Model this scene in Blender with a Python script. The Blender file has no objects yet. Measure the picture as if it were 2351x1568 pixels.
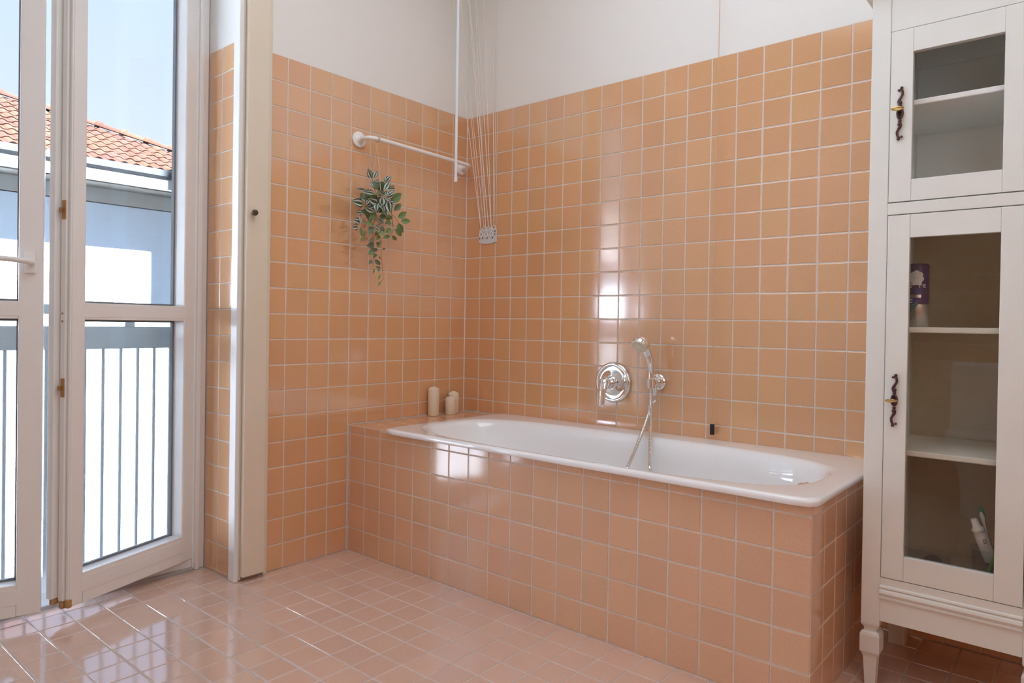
import bpy, bmesh, math, random
from mathutils import Vector, Matrix
random.seed(7)
S = bpy.context.scene
COL = S.collection
R_ = math.radians
V = Vector

# ------------------------------------------------------------------ camera
CAM_F, CAM_CX, CAM_CY = 1592.495, 1199.075, 759.913          # focal length and principal point for a 2351 x 1568 frame
CAM_P = V((-2.498, -2.4536, 0.972))
def cam_axes(yaw, pit, rol):
    f = V((math.sin(yaw)*math.cos(pit), math.cos(yaw)*math.cos(pit), math.sin(pit)))
    r = V((math.cos(yaw), -math.sin(yaw), 0)); u = r.cross(f)
    return (math.cos(rol)*r + math.sin(rol)*u, -math.sin(rol)*r + math.cos(rol)*u, f)
CR, CU, CF = cam_axes(R_(50.2668), R_(-0.5291), R_(0.8863))
cam = bpy.data.cameras.new('camera'); camo = bpy.data.objects.new('camera', cam); COL.objects.link(camo)
m = Matrix((CR, CU, -CF)).transposed().to_4x4(); m.translation = CAM_P; camo.matrix_world = m
cam.sensor_width = 36; cam.lens = CAM_F/2351*36; cam.clip_start = 0.02; cam.clip_end = 200
cam.shift_x = (1175.5-CAM_CX)/2351; cam.shift_y = (CAM_CY-784)/2351
S.camera = camo
def ray(px, py): return CR*((px-CAM_CX)/CAM_F) - CU*((py-CAM_CY)/CAM_F) + CF
def on(px, py, ax, v):                                        # measuring aid: where a photographed point lies on the plane axis = v
    d = ray(px, py); return CAM_P + d*((v-CAM_P[ax])/d[ax])
def proj(p):
    d = V(p)-CAM_P; z = d.dot(CF)
    if z < 0.05: return None
    return (CAM_CX+CAM_F*d.dot(CR)/z, CAM_CY-CAM_F*d.dot(CU)/z, z)

# ------------------------------------------------------------------ light
w = bpy.data.worlds.new('sky'); S.world = w; w.use_nodes = True
nt = w.node_tree; nt.nodes.clear()
wo = nt.nodes.new('ShaderNodeOutputWorld'); bg = nt.nodes.new('ShaderNodeBackground')
tc = nt.nodes.new('ShaderNodeTexCoord'); sx = nt.nodes.new('ShaderNodeSeparateXYZ'); cr = nt.nodes.new('ShaderNodeValToRGB')
nt.links.new(tc.outputs['Generated'], sx.inputs[0]); nt.links.new(sx.outputs[2], cr.inputs[0])
nt.links.new(cr.outputs[0], bg.inputs[0]); nt.links.new(bg.outputs[0], wo.inputs[0])
e = cr.color_ramp.elements
e[0].position = 0.0; e[0].color = (0.76, 0.85, 1.0, 1)
e[1].position = 0.9; e[1].color = (0.44, 0.64, 1.05, 1)
k = cr.color_ramp.elements.new(0.30); k.color = (0.60, 0.73, 1.02, 1)
bg.inputs[1].default_value = 1.12
def light(name, kind, energy, color, rot=None, loc=(0, 0, 0), **kw):
    l = bpy.data.lights.new(name, kind); l.energy = energy; l.color = color
    for a, b in kw.items(): setattr(l, a, b)
    o = bpy.data.objects.new(name, l); COL.objects.link(o); o.location = loc
    if rot: o.rotation_euler = rot
    return o
light('sun', 'SUN', 205.0, (0.91, 1.0, 1.12), rot=(R_(90-57.2), 0, 0), angle=R_(0.55))
light('ceiling_fill_light', 'AREA', 20.5, (0.80, 0.94, 1.08), rot=(0, 0, 0), loc=(-1.35, -1.45, 2.95), shape='DISK', size=1.8)  # added soft fill under the ceiling to brighten the room, no known lamp
light('wall_fill_light', 'AREA', 16.0, (0.80, 0.94, 1.08), rot=(R_(84), 0, R_(-25)), loc=(-1.75, -3.26, 1.85), shape='RECTANGLE', size=2.3, size_y=1.5)  # added fill panel behind the camera, lifts cabinet interior and tub front
vs = S.view_settings; vs.view_transform = 'Standard'; vs.look = 'None'; vs.exposure = 0.17; vs.gamma = 1.0; vs.use_curve_mapping = False
S.cycles.use_denoising = True
S.cycles.max_bounces = 12; S.cycles.diffuse_bounces = 8; S.cycles.glossy_bounces = 5; S.cycles.transparent_max_bounces = 16
S.cycles.caustics_reflective = False; S.cycles.caustics_refractive = False
S.cycles.sample_clamp_indirect = 60.0

# ------------------------------------------------------------------ materials
def mat(name, base=(.8, .8, .8), rough=.5, metal=0., spec=.5, coat=0., noise=None, bump=None, rnd=None, ior=1.5, alpha=None, trans=0.):
    """Principled material; noise=(scale, amount, second colour) mottles the colour, bump=(scale, strength), rnd=value spread per object."""
    m = bpy.data.materials.new(name); m.use_nodes = True
    n = m.node_tree.nodes; L = m.node_tree.links; p = n['Principled BSDF']
    p.inputs['Base Color'].default_value = (*base, 1); p.inputs['Roughness'].default_value = rough
    p.inputs['Metallic'].default_value = metal; p.inputs['Specular IOR Level'].default_value = spec
    p.inputs['Coat Weight'].default_value = coat; p.inputs['Coat Roughness'].default_value = .05; p.inputs['IOR'].default_value = ior
    p.inputs['Transmission Weight'].default_value = trans
    geo = n.new('ShaderNodeNewGeometry')
    src = None
    if noise:
        t = n.new('ShaderNodeTexNoise'); t.inputs['Scale'].default_value = noise[0]; t.inputs['Detail'].default_value = 3
        L.new(geo.outputs['Position'], t.inputs['Vector'])
        r = n.new('ShaderNodeValToRGB'); r.color_ramp.elements[0].position = .5-noise[1]; r.color_ramp.elements[1].position = .5+noise[1]
        r.color_ramp.elements[0].color = (*base, 1); r.color_ramp.elements[1].color = (*noise[2], 1)
        L.new(t.outputs['Fac'], r.inputs[0]); src = r.outputs[0]
    if rnd:
        oi = n.new('ShaderNodeObjectInfo'); hs = n.new('ShaderNodeHueSaturation')
        mr = n.new('ShaderNodeMapRange'); mr.inputs['To Min'].default_value = 1-rnd[0]; mr.inputs['To Max'].default_value = 1+rnd[0]
        L.new(oi.outputs['Random'], mr.inputs['Value']); L.new(mr.outputs[0], hs.inputs['Value'])
        mu = n.new('ShaderNodeMath'); mu.operation = 'MULTIPLY'; mu.inputs[1].default_value = 7.31
        fr = n.new('ShaderNodeMath'); fr.operation = 'FRACT'
        L.new(oi.outputs['Random'], mu.inputs[0]); L.new(mu.outputs[0], fr.inputs[0])
        m2 = n.new('ShaderNodeMapRange'); m2.inputs['To Min'].default_value = .5-rnd[1]; m2.inputs['To Max'].default_value = .5+rnd[1]
        L.new(fr.outputs[0], m2.inputs['Value']); L.new(m2.outputs[0], hs.inputs['Hue'])
        if src: L.new(src, hs.inputs['Color'])
        else: hs.inputs['Color'].default_value = (*base, 1)
        src = hs.outputs[0]
    if src: L.new(src, p.inputs['Base Color'])
    if bump:
        t = n.new('ShaderNodeTexNoise'); t.inputs['Scale'].default_value = bump[0]; t.inputs['Detail'].default_value = 2
        L.new(geo.outputs['Position'], t.inputs['Vector'])
        b = n.new('ShaderNodeBump'); b.inputs['Strength'].default_value = bump[1]; b.inputs['Distance'].default_value = .001
        L.new(t.outputs['Fac'], b.inputs['Height']); L.new(b.outputs[0], p.inputs['Normal'])
        if coat: L.new(b.outputs[0], p.inputs['Coat Normal'])
    return m
def glass(name, tint=(.97, .98, .98), ior=1.45, rough=0.0):
    """Thin window glass: clear with Fresnel reflection."""
    m = bpy.data.materials.new(name); m.use_nodes = True
    n = m.node_tree.nodes; L = m.node_tree.links; n.clear()
    o = n.new('ShaderNodeOutputMaterial'); t = n.new('ShaderNodeBsdfTransparent'); g = n.new('ShaderNodeBsdfGlossy')
    f = n.new('ShaderNodeFresnel'); mx = n.new('ShaderNodeMixShader')
    t.inputs[0].default_value = (*tint, 1); g.inputs['Roughness'].default_value = rough
    ge = n.new('ShaderNodeNewGeometry'); mr = n.new('ShaderNodeMapRange')          # same reflection from either side of the sheet
    mr.inputs['To Min'].default_value = ior; mr.inputs['To Max'].default_value = 1/ior
    L.new(ge.outputs['Backfacing'], mr.inputs['Value']); L.new(mr.outputs[0], f.inputs[0])
    L.new(f.outputs[0], mx.inputs[0]); L.new(t.outputs[0], mx.inputs[1]); L.new(g.outputs[0], mx.inputs[2]); L.new(mx.outputs[0], o.inputs[0])
    return m
M = {}
M['tile'] = mat('glazed_wall_tile', (.635, .330, .152), .10, spec=.5, ior=2.15, noise=(420, .16, (.715, .408, .212)), bump=(170, .05), rnd=(.035, .0035))
M['apron_tile'] = mat('sheen_tinted_apron_tile', (.64, .368, .215), .10, ior=2.2, noise=(420, .16, (.72, .44, .275)), bump=(170, .05), rnd=(.035, .0035))  # same tile as the walls; window sheen put into its pinker base
M['floor_tile'] = mat('glazed_floor_tile', (.63, .425, .335), .075, ior=2.75, noise=(420, .16, (.72, .50, .395)), bump=(150, .06), rnd=(.035, .003))
M['grout'] = mat('pale_grout', (.72, .66, .59), .85, noise=(60, .3, (.62, .55, .48)), bump=(700, .2))
M['floor_grout'] = mat('floor_grout', (.66, .58, .53), .8, noise=(30, .3, (.50, .42, .37)), bump=(700, .2))
M['caulk'] = mat('white_caulk', (.82, .78, .73), .6)
M['plaster'] = mat('cream_plaster', (.80, .775, .73), .9, noise=(3, .35, (.78, .755, .715)), bump=(180, .06))
M['white'] = mat('white_gloss_paint', (.80, .79, .765), .35, noise=(8, .4, (.77, .755, .73)), bump=(120, .03))
M['beige'] = mat('beige_gloss_paint', (.74, .66, .53), .4, noise=(9, .4, (.72, .635, .505)), bump=(90, .04))
M['inside'] = mat('white_cabinet_lining', (.92, .91, .88), .6, noise=(14, .4, (.90, .89, .86)))
M['cabinet'] = mat('cream_cabinet_paint', (.785, .785, .735), .45, noise=(14, .4, (.75, .75, .70)), bump=(140, .06))
M['hardboard'] = mat('brown_back_board', (.62, .53, .40), .6, noise=(20, .3, (.57, .48, .355)))
M['enamel'] = mat('white_enamel', (.88, .89, .90), .08, coat=.6, bump=(60, .015))
M['chrome'] = mat('polished_chrome', (.86, .87, .88), .06, metal=1.)
M['hose'] = mat('ribbed_steel', (.74, .73, .70), .22, metal=1.)
M['rail'] = mat('white_coated_metal', (.84, .82, .79), .35)
M['rodmat'] = mat('pale_plastic', (.80, .84, .90), .3)
M['platemat'] = mat('grey_plastic', (.66, .68, .71), .4)
M['dark'] = mat('dark_hole', (.02, .012, .01), .7)
M['black'] = mat('black_rubber', (.012, .012, .014), .5)
M['cord'] = mat('white_cord', (.80, .74, .66), .8)
M['tancord'] = mat('tan_cord', (.62, .42, .24), .8)
M['twine'] = mat('jute_twine', (.66, .50, .33), .9)
M['wax'] = mat('ivory_wax', (.80, .69, .53), .55, noise=(700, .25, (.74, .62, .46)))
M['wick'] = mat('cotton_wick', (.78, .70, .58), .9)
M['nozzle'] = mat('pale_spray_face', (.72, .68, .54), .4)
M['brass'] = mat('yellow_brass', (.80, .53, .18), .25, metal=1.)
M['bronze'] = mat('dull_brass', (.50, .31, .13), .35, metal=1.)
M['darkbronze'] = mat('dark_bronze', (.10, .072, .035), .35, metal=.6)
M['iron'] = mat('oxidised_iron', (.085, .035, .035), .35, metal=.3)
M['rustybrass'] = mat('worn_brass', (.42, .22, .08), .5, metal=.5)
M['wood'] = mat('bare_wood', (.50, .31, .12), .7, noise=(90, .3, (.34, .19, .07)))
M['gasket'] = mat('grey_gasket', (.16, .17, .18), .6)
M['pane'] = glass('window_glass', (.99, .995, .995))
M['cabpane'] = glass('cabinet_glass', (.93, .92, .89), 1.55)
M['clearpane'] = glass('clear_cabinet_glass', (.985, .985, .98), 1.25)
M['jar'] = glass('tumbler_glass', (.82, .86, .90), 1.5)
M['pot'] = mat('brown_pot', (.055, .04, .018), .6)
M['stem'] = mat('plant_stem', (.22, .17, .06), .6)
M['leafgreen'] = mat('green_leaf', (.12, .20, .065), .45, noise=(160, .35, (.19, .29, .11)), rnd=(.22, .02))
M['leafpale'] = mat('grey_green_leaf', (.15, .19, .115), .6, noise=(160, .35, (.20, .245, .15)), rnd=(.18, .015))
def striped():
    m = bpy.data.materials.new('variegated_leaf'); m.use_nodes = True
    n = m.node_tree.nodes; L = m.node_tree.links; p = n['Principled BSDF']
    uv = n.new('ShaderNodeUVMap'); uv.uv_map = 'UVMap'; sp = n.new('ShaderNodeSeparateXYZ'); L.new(uv.outputs[0], sp.inputs[0])
    a = n.new('ShaderNodeMath'); a.operation = 'SUBTRACT'; a.inputs[1].default_value = .5
    b = n.new('ShaderNodeMath'); b.operation = 'ABSOLUTE'; L.new(sp.outputs[0], a.inputs[0]); L.new(a.outputs[0], b.inputs[0])
    r = n.new('ShaderNodeValToRGB'); L.new(b.outputs[0], r.inputs[0]); ce = r.color_ramp.elements
    g1, g2, wh = (.045, .12, .03, 1), (.010, .06, .028, 1), (.60, .60, .58, 1)
    ce[0].position = 0; ce[0].color = g1; ce[1].position = .5; ce[1].color = g2
    for q, c in ((.13, g1), (.17, wh), (.33, wh), (.38, g2)): x = ce.new(q); x.color = c
    L.new(r.outputs[0], p.inputs['Base Color']); p.inputs['Roughness'].default_value = .4
    return m
M['leafstripe'] = striped()
M['outer'] = mat('brown_outer_render', (.035, .03, .028), .9)
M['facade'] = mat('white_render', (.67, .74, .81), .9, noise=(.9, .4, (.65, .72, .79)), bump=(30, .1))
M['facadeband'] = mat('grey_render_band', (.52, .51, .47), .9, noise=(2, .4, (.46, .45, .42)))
M['garden'] = mat('grey_garden_wall', (.15, .155, .16), .9, noise=(2, .4, (.13, .135, .14)))
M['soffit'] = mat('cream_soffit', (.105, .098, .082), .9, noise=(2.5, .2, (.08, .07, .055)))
M['gutter'] = mat('grey_metal_gutter', (.024, .0275, .030), .6, spec=.1)
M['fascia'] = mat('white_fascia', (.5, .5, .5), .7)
M['rooftile'] = mat('terracotta', (.0245, .0094, .0062), .95, spec=.05, noise=(6, .4, (.027, .0118, .0082)), rnd=(.18, .01))
M['mortar'] = mat('roof_mortar', (.016, .016, .016), .9)
M['railpaint'] = mat('grey_railing_paint', (.44, .52, .56), .5)
M['balcony'] = mat('balcony_stone', (.66, .65, .64), .8, noise=(40, .3, (.6, .59, .58)))
M['asphalt'] = mat('asphalt', (.02, .02, .02), .9)
M['sill'] = mat('grey_marble', (.42, .40, .38), .5, noise=(40, .3, (.34, .32, .30)))
M['porcelain'] = mat('porcelain', (.85, .85, .84), .08)
M['purple'] = mat('violet_print', (.050, .022, .13), .35)
M['blue'] = mat('blue_print', (.03, .05, .32), .35)
M['silver'] = mat('brushed_aluminium', (.75, .72, .68), .3, metal=1.)
M['green'] = mat('green_plastic', (.07, .42, .03), .4)
M['teal'] = mat('teal_plastic', (.01, .26, .21), .35)
M['tealprint'] = mat('teal_print', (.07, .20, .25), .4)
M['greenprint'] = mat('green_print', (.05, .20, .07), .4)
M['whiteplastic'] = mat('white_plastic', (.80, .79, .80), .35)
M['ink'] = mat('violet_ink', (.06, .04, .11), .5)
M['paper'] = mat('paper', (.8, .8, .82), .7)

# ------------------------------------------------------------------ building blocks
ORG = {}
def org(o): return ORG.get(o.name, V((0, 0, 0))) if o else V((0, 0, 0))
def thing(name, label, cat, loc, group=None, rotz=0, kind=None):
    o = bpy.data.objects.new(name, None); COL.objects.link(o); o.empty_display_size = .05
    o.location = loc; o.rotation_euler = (0, 0, rotz)
    if label: o['label'] = label
    if cat: o['category'] = cat
    if group: o['group'] = group
    if kind: o['kind'] = kind
    ORG[o.name] = V(loc)
    return o
def tag(o, label=None, cat=None, group=None, kind=None):
    for a, b in (('label', label), ('category', cat), ('group', group), ('kind', kind)):
        if b: o[a] = b
    return o
class MB:
    def __init__(s): s.v, s.f, s.mi, s.sm, s.uv = [], [], [], [], {}
    def add(s, vs, fs, mi=0, smooth=False):
        b = len(s.v); s.v += [V(x) for x in vs]
        for f in fs: s.f.append([i+b for i in f]); s.mi.append(mi); s.sm.append(smooth)
        return s
    def box(s, a, b, mi=0, bev=0.):
        x0, x1 = sorted((a[0], b[0])); y0, y1 = sorted((a[1], b[1])); z0, z1 = sorted((a[2], b[2]))
        bev = min(bev, (x1-x0)*.45, (y1-y0)*.45, (z1-z0)*.45)
        if bev <= 0:
            vs = [(x, y, z) for x in (x0, x1) for y in (y0, y1) for z in (z0, z1)]
            return s.add(vs, [(0, 1, 3, 2), (4, 6, 7, 5), (0, 4, 5, 1), (2, 3, 7, 6), (0, 2, 6, 4), (1, 5, 7, 3)], mi)
        bm = bmesh.new(); bmesh.ops.create_cube(bm, size=1)
        for q in bm.verts: q.co = V(((x0+x1)/2+q.co.x*(x1-x0), (y0+y1)/2+q.co.y*(y1-y0), (z0+z1)/2+q.co.z*(z1-z0)))
        bmesh.ops.bevel(bm, geom=bm.edges[:], offset=bev, segments=2, affect='EDGES', profile=.5)
        bm.verts.index_update(); s.add([q.co.copy() for q in bm.verts], [[q.index for q in f.verts] for f in bm.faces], mi); bm.free()
        return s
    def rings(s, loops, mi=0, smooth=True, cap0=True, cap1=True, closed=False):
        n = len(loops[0]); vs = [p for l in loops for p in l]; fs = []
        k = len(loops)
        for i in range(k if closed else k-1):
            a, b = i*n, ((i+1) % k)*n
            for j in range(n): fs.append((a+j, a+(j+1) % n, b+(j+1) % n, b+j))
        s.add(vs, fs, mi, smooth)
        if not closed:
            if cap0: s.add(loops[0][::-1], [tuple(range(n))], mi)
            if cap1: s.add(loops[-1], [tuple(range(n))], mi)
        return s
    def lathe(s, prof, o=(0, 0, 0), axis=(0, 0, 1), n=24, mi=0, smooth=True, cap0=True, cap1=True, rot=0.):
        ax = V(axis).normalized(); t = V((1, 0, 0)) if abs(ax.x) < .9 else V((0, 1, 0)); u = ax.cross(t).normalized(); vv = ax.cross(u)
        o = V(o)
        return s.rings([[o+ax*h+(u*math.cos(rot+2*math.pi*j/n)+vv*math.sin(rot+2*math.pi*j/n))*r for j in range(n)] for r, h in prof], mi, smooth, cap0, cap1)
    def tube(s, pts, r, n=10, mi=0, smooth=True, closed=False, flat=None, caps=True):
        pts = [V(p) for p in pts]; k = len(pts); rs = r if isinstance(r, (list, tuple)) else [r]*k
        loops = []; up = None
        for i, p in enumerate(pts):
            t = (pts[(i+1) % k]-pts[i-1]) if closed else (pts[min(i+1, k-1)]-pts[max(i-1, 0)])
            t.normalize()
            if up is None:
                h = V((0, 0, 1)) if abs(t.z) < .9 else V((1, 0, 0))
                up = (h-t*h.dot(t)).normalized()
            else: up = (up-t*up.dot(t)).normalized()
            sd = t.cross(up); fl = flat or 1.
            loops.append([p+(up*math.cos(2*math.pi*j/n)*fl+sd*math.sin(2*math.pi*j/n))*rs[i] for j in range(n)])
        return s.rings(loops, mi, smooth, caps, caps, closed)
    def ball(s, c, r, n=12, mi=0):
        c = V(c); r = (r, r, r) if not isinstance(r, (tuple, list)) else r
        loops = []
        for i in range(1, n//2):
            a = math.pi*i/(n//2); loops.append([c+V((r[0]*math.sin(a)*math.cos(2*math.pi*j/n), r[1]*math.sin(a)*math.sin(2*math.pi*j/n), r[2]*math.cos(a))) for j in range(n)])
        return s.rings(loops, mi)
    def prism(s, poly, ext, mi=0):                           # polygon (3d points) pushed along ext
        p = [V(q) for q in poly]; x = V(ext); n = len(p)
        s.add(p+[q+x for q in p], [tuple(range(n))[::-1], tuple(range(n, 2*n))]+[(i, (i+1) % n, (i+1) % n+n, i+n) for i in range(n)], mi)
        return s
    def build(s, name, mats, parent=None, world=True):
        me = bpy.data.meshes.new(name); off = org(parent) if world else V((0, 0, 0))
        me.from_pydata([tuple(q-off) for q in s.v], [], s.f)
        mats = mats if isinstance(mats, (list, tuple)) else [mats]
        for q in mats: me.materials.append(q)
        me.polygons.foreach_set('material_index', s.mi); me.polygons.foreach_set('use_smooth', s.sm)
        bm = bmesh.new(); bm.from_mesh(me); bmesh.ops.recalc_face_normals(bm, faces=bm.faces); bm.to_mesh(me); bm.free()
        me.update()
        o = bpy.data.objects.new(name, me); COL.objects.link(o)
        if parent: o.parent = parent
        ORG[o.name] = org(parent)
        return o
def spline(pts, per=8):                                       # Catmull-Rom
    p = [V(q) for q in pts]; out = []
    for i in range(len(p)-1):
        a, b, c, d = p[max(i-1, 0)], p[i], p[i+1], p[min(i+2, len(p)-1)]
        for j in range(per):
            t = j/per
            out.append(.5*((2*b)+(c-a)*t+(2*a-5*b+4*c-d)*t*t+(3*b-a-3*c+d)*t**3))
    return out+[p[-1]]
def structure(o): o['kind'] = 'structure'; return o

# ------------------------------------------------------------------ tiles
PITCH, TS = .1, .0963
def tile_mesh(name, m):
    b = MB(); h = TS/2
    def sq(k, z): return [(-k, -k, z), (k, -k, z), (k, k, z), (-k, k, z)]
    b.add(sq(h-.0022, 0)+sq(h-.0008, -.0006)+sq(h, -.0020)+sq(h, -.0060),
          [(0, 1, 2, 3)]+[(a+4, (a+1) % 4+4, (a+1) % 4, a) for a in range(4)]+[(a+8, (a+1) % 4+8, (a+1) % 4+4, a+4) for a in range(4)]+[(a+12, (a+1) % 4+12, (a+1) % 4+8, a+8) for a in range(4)])
    me = bpy.data.meshes.new(name); me.from_pydata([tuple(q) for q in b.v], [], b.f); me.materials.append(m); me.update(); return me
TM = tile_mesh('tile', M['tile']); SM = tile_mesh('apron_tile', M['apron_tile']); TFM = tile_mesh('floor_tile', M['floor_tile'])
def tiles(parent, specs, me, seen, limit=300, tilt=.22):
    """specs: (centre, tangent u, tangent v, normal, size u, size v). The ones that show largest are parts, the rest one stuff part."""
    if parent.name not in ORG: ORG[parent.name] = V(parent.location)
    ranked = []
    for i, (c, u, v, n, su, sv) in enumerate(specs):
        q = proj(c); a = 0
        if q and -60 < q[0] < 2411 and -60 < q[1] < 1628 and seen(c):
            a = su*sv*abs((CAM_P-c).normalized().dot(n))/q[2]**2
        ranked.append((a, i))
    ranked.sort(reverse=True)
    single = set(i for a, i in ranked[:limit] if a > 0)
    rest = MB(); off = org(parent)
    for i, (c, u, v, n, su, sv) in enumerate(specs):
        ru, rv = random.uniform(-1, 1), random.uniform(-1, 1)
        n2 = (n+(u*ru+v*rv)*R_(tilt)).normalized(); u2 = (u-n2*u.dot(n2)).normalized(); v2 = n2.cross(u2)
        c2 = c+n*random.uniform(-.0003, .0003)
        fu, fv = (su-(PITCH-TS))/TS, (sv-(PITCH-TS))/TS
        if i in single:
            o = bpy.data.objects.new('tile', me); COL.objects.link(o); o.parent = parent
            mm = Matrix((u2*fu, v2*fv, n2)).transposed().to_4x4(); mm.translation = c2-off; o.matrix_basis = mm
        else:
            rest.add([c2+u2*p.co.x*fu+v2*p.co.y*fv+n2*p.co.z for p in me.vertices], [list(p.vertices) for p in me.polygons])
    if rest.v:
        o = rest.build('tiles_beyond', me.materials[0], parent); o['kind'] = 'stuff'
X, Y, Z = V((1, 0, 0)), V((0, 1, 0)), V((0, 0, 1))
def cuts(a, b, o=0.):                                         # tile joints between a and b on a grid of pitch .1 through o
    q = [a]; k = math.floor((a-o)/PITCH+1e-6)+1
    while o+k*PITCH < b-1e-4: q.append(o+k*PITCH); k += 1
    q.append(b)
    return [(p, r) for p, r in zip(q, q[1:]) if r-p > .0085]

# ------------------------------------------------------------------ room shell
RX0, RY0, CEIL = -3.05, -3.30, 3.00                           # left wall, front wall, ceiling
REV_R, REV_L, WINY = -1.197, -2.315, .255                     # reveal faces, window plane
G = .0012                                                     # grout lies this far behind the tile faces
LINT = 2.62
b = MB().box((RX0-.1, RY0-.1, -.12), (.12, .30, -G))
floor = structure(b.build('floor', M['floor_grout']))
wall_right = structure(MB().box((G, RY0-.1, 0), (.12, .30, 2.0-.001), 0).box((.0008, RY0-.1, 2.0-.001), (.12, .30, CEIL), 1).build('wall_right', [M['grout'], M['plaster']]))
b = MB().box((REV_R+G, G, 0), (0, .30, 1.999), 0).box((REV_R+G, .0008, 1.999), (0, .30, CEIL), 1)
b.box((REV_L, .0008, LINT), (REV_R+G, .30, CEIL), 1)
b.box((RX0, .0008, 0), (REV_L, .30, CEIL), 1)
wall_back = structure(b.build('wall_back', [M['grout'], M['plaster']]))
wall_left = structure(MB().box((RX0-.12, RY0-.1, 0), (RX0-G, -1.2, 1.999), 0).box((RX0-.12, -1.2, 0), (RX0-.0008, .30, 1.999), 1).box((RX0-.12, RY0-.1, 1.999), (RX0-.0008, .30, CEIL), 1).build('wall_left', [M['grout'], M['plaster']]))
wall_front = structure(MB().box((RX0, RY0-.1, 0), (0, RY0-G, 1.999), 0).box((RX0, RY0-.1, 1.999), (0, RY0-.0008, CEIL), 1).build('wall_front', [M['tile'], M['plaster']]))
structure(MB().box((RX0-.12, RY0-.1, CEIL), (.12, .30, CEIL+.12)).build('ceiling', M['plaster']))

TUBX, TUBY, DECK = -.6955, -1.912, .534                       # tub front face, tub end face, deck top
CABY0, CABY1, CABX0, CABX1 = -1.965, -2.372, -.440, -.060
def in_tub(c): return c.x > TUBX and c.y > TUBY
# floor
sp = []
for x0, x1 in cuts(RX0, 0):
    inside = x0 > REV_L and x1 < REV_R-.001
    for y0, y1 in cuts(RY0, WINY-.031 if inside else -.0005, -.0466):
        c = V(((x0+x1)/2, (y0+y1)/2, 0))
        if c.x > TUBX+.06 and c.y > TUBY+.06: continue
        sp.append((c, X, Y, Z, x1-x0, y1-y0))
tiles(floor, sp, TFM, lambda c: not in_tub(c) and not (c.x > -.30 and c.y < -2.08 and c.x < -.2))
# right wall
sp = []
for y0, y1 in cuts(RY0, 0):
    for z0, z1 in cuts(0, 2.0):
        if y0 > TUBY-.02 and z1 < DECK-.02: continue
        z0c = max(z0, DECK+.004) if y0 > TUBY-.02 else z0
        if z1-z0c > .012: sp.append((V((0, (y0+y1)/2, (z0c+z1)/2)), -Y, Z, -X, y1-y0, z1-z0c))
tiles(wall_right, sp, TM, lambda c: c.y > -2.02 or (c.z < .16 and c.y > -2.5))
# back wall and window reveal
sp = []
for x0, x1 in cuts(-1.076, 0):
    for z0, z1 in cuts(0, 2.0):
        if x0 > TUBX-.06 and z1 < DECK-.02: continue
        z0c = max(z0, DECK+.002) if x0 > TUBX-.06 else z0
        if z1-z0c > .012: sp.append((V(((x0+x1)/2, 0, (z0c+z1)/2)), X, Z, -Y, x1-x0, z1-z0c))
for y0, y1 in ((.036, .136), (.136, .236)):
    for z0, z1 in cuts(0, 2.012, .012): sp.append((V((REV_R, (y0+y1)/2, (z0+z1)/2)), -Y, Z, -X, y1-y0, z1-z0))
tiles(wall_back, sp, TM, lambda c: True)
ORG[wall_back.name] = V((0, 0, 0)); MB().box((-.0032, -.0032, DECK), (.0005, .0005, 1.999)).build('corner_joint', M['caulk'], wall_back)
# left wall: tiles outside the frame, they only mirror in the glass
sp = []
for y0, y1 in cuts(RY0, -1.2):
    for z0, z1 in cuts(0, 2.0): sp.append((V((RX0, (y0+y1)/2, (z0+z1)/2)), Y, Z, X, y1-y0, z1-z0))
tiles(wall_left, sp, TM, lambda c: False)

# white corner post at the end of the reveal, window frame, threshold
structure(MB().box((-1.2065, -.014, 0), (-1.190, .032, LINT), 0, .003).build('trim_1', M['white']))
fy0, fy1 = .238, .30
b = MB().box((-1.245, fy0, 0), (REV_R-.001, fy1, LINT-.01), 0, .003).box((REV_L+.001, fy0, 0), (-2.27, fy1, LINT-.01), 0, .003)
b.box((-2.27, fy0, 2.46), (-1.245, fy1, LINT-.01), 0, .003).box((-1.238, fy0-.012, .0), (-1.222, fy0, 2.5), 0, .002)
structure(b.build('trim_2', M['white']))
structure(MB().box((-2.27, .225, -.004), (-1.245, .36, .012), 0, .003).box((-1.62, .240, .0), (-1.246, .262, .046), 1, .002).build('trim_3', [M['sill'], M['white']]))

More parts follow.
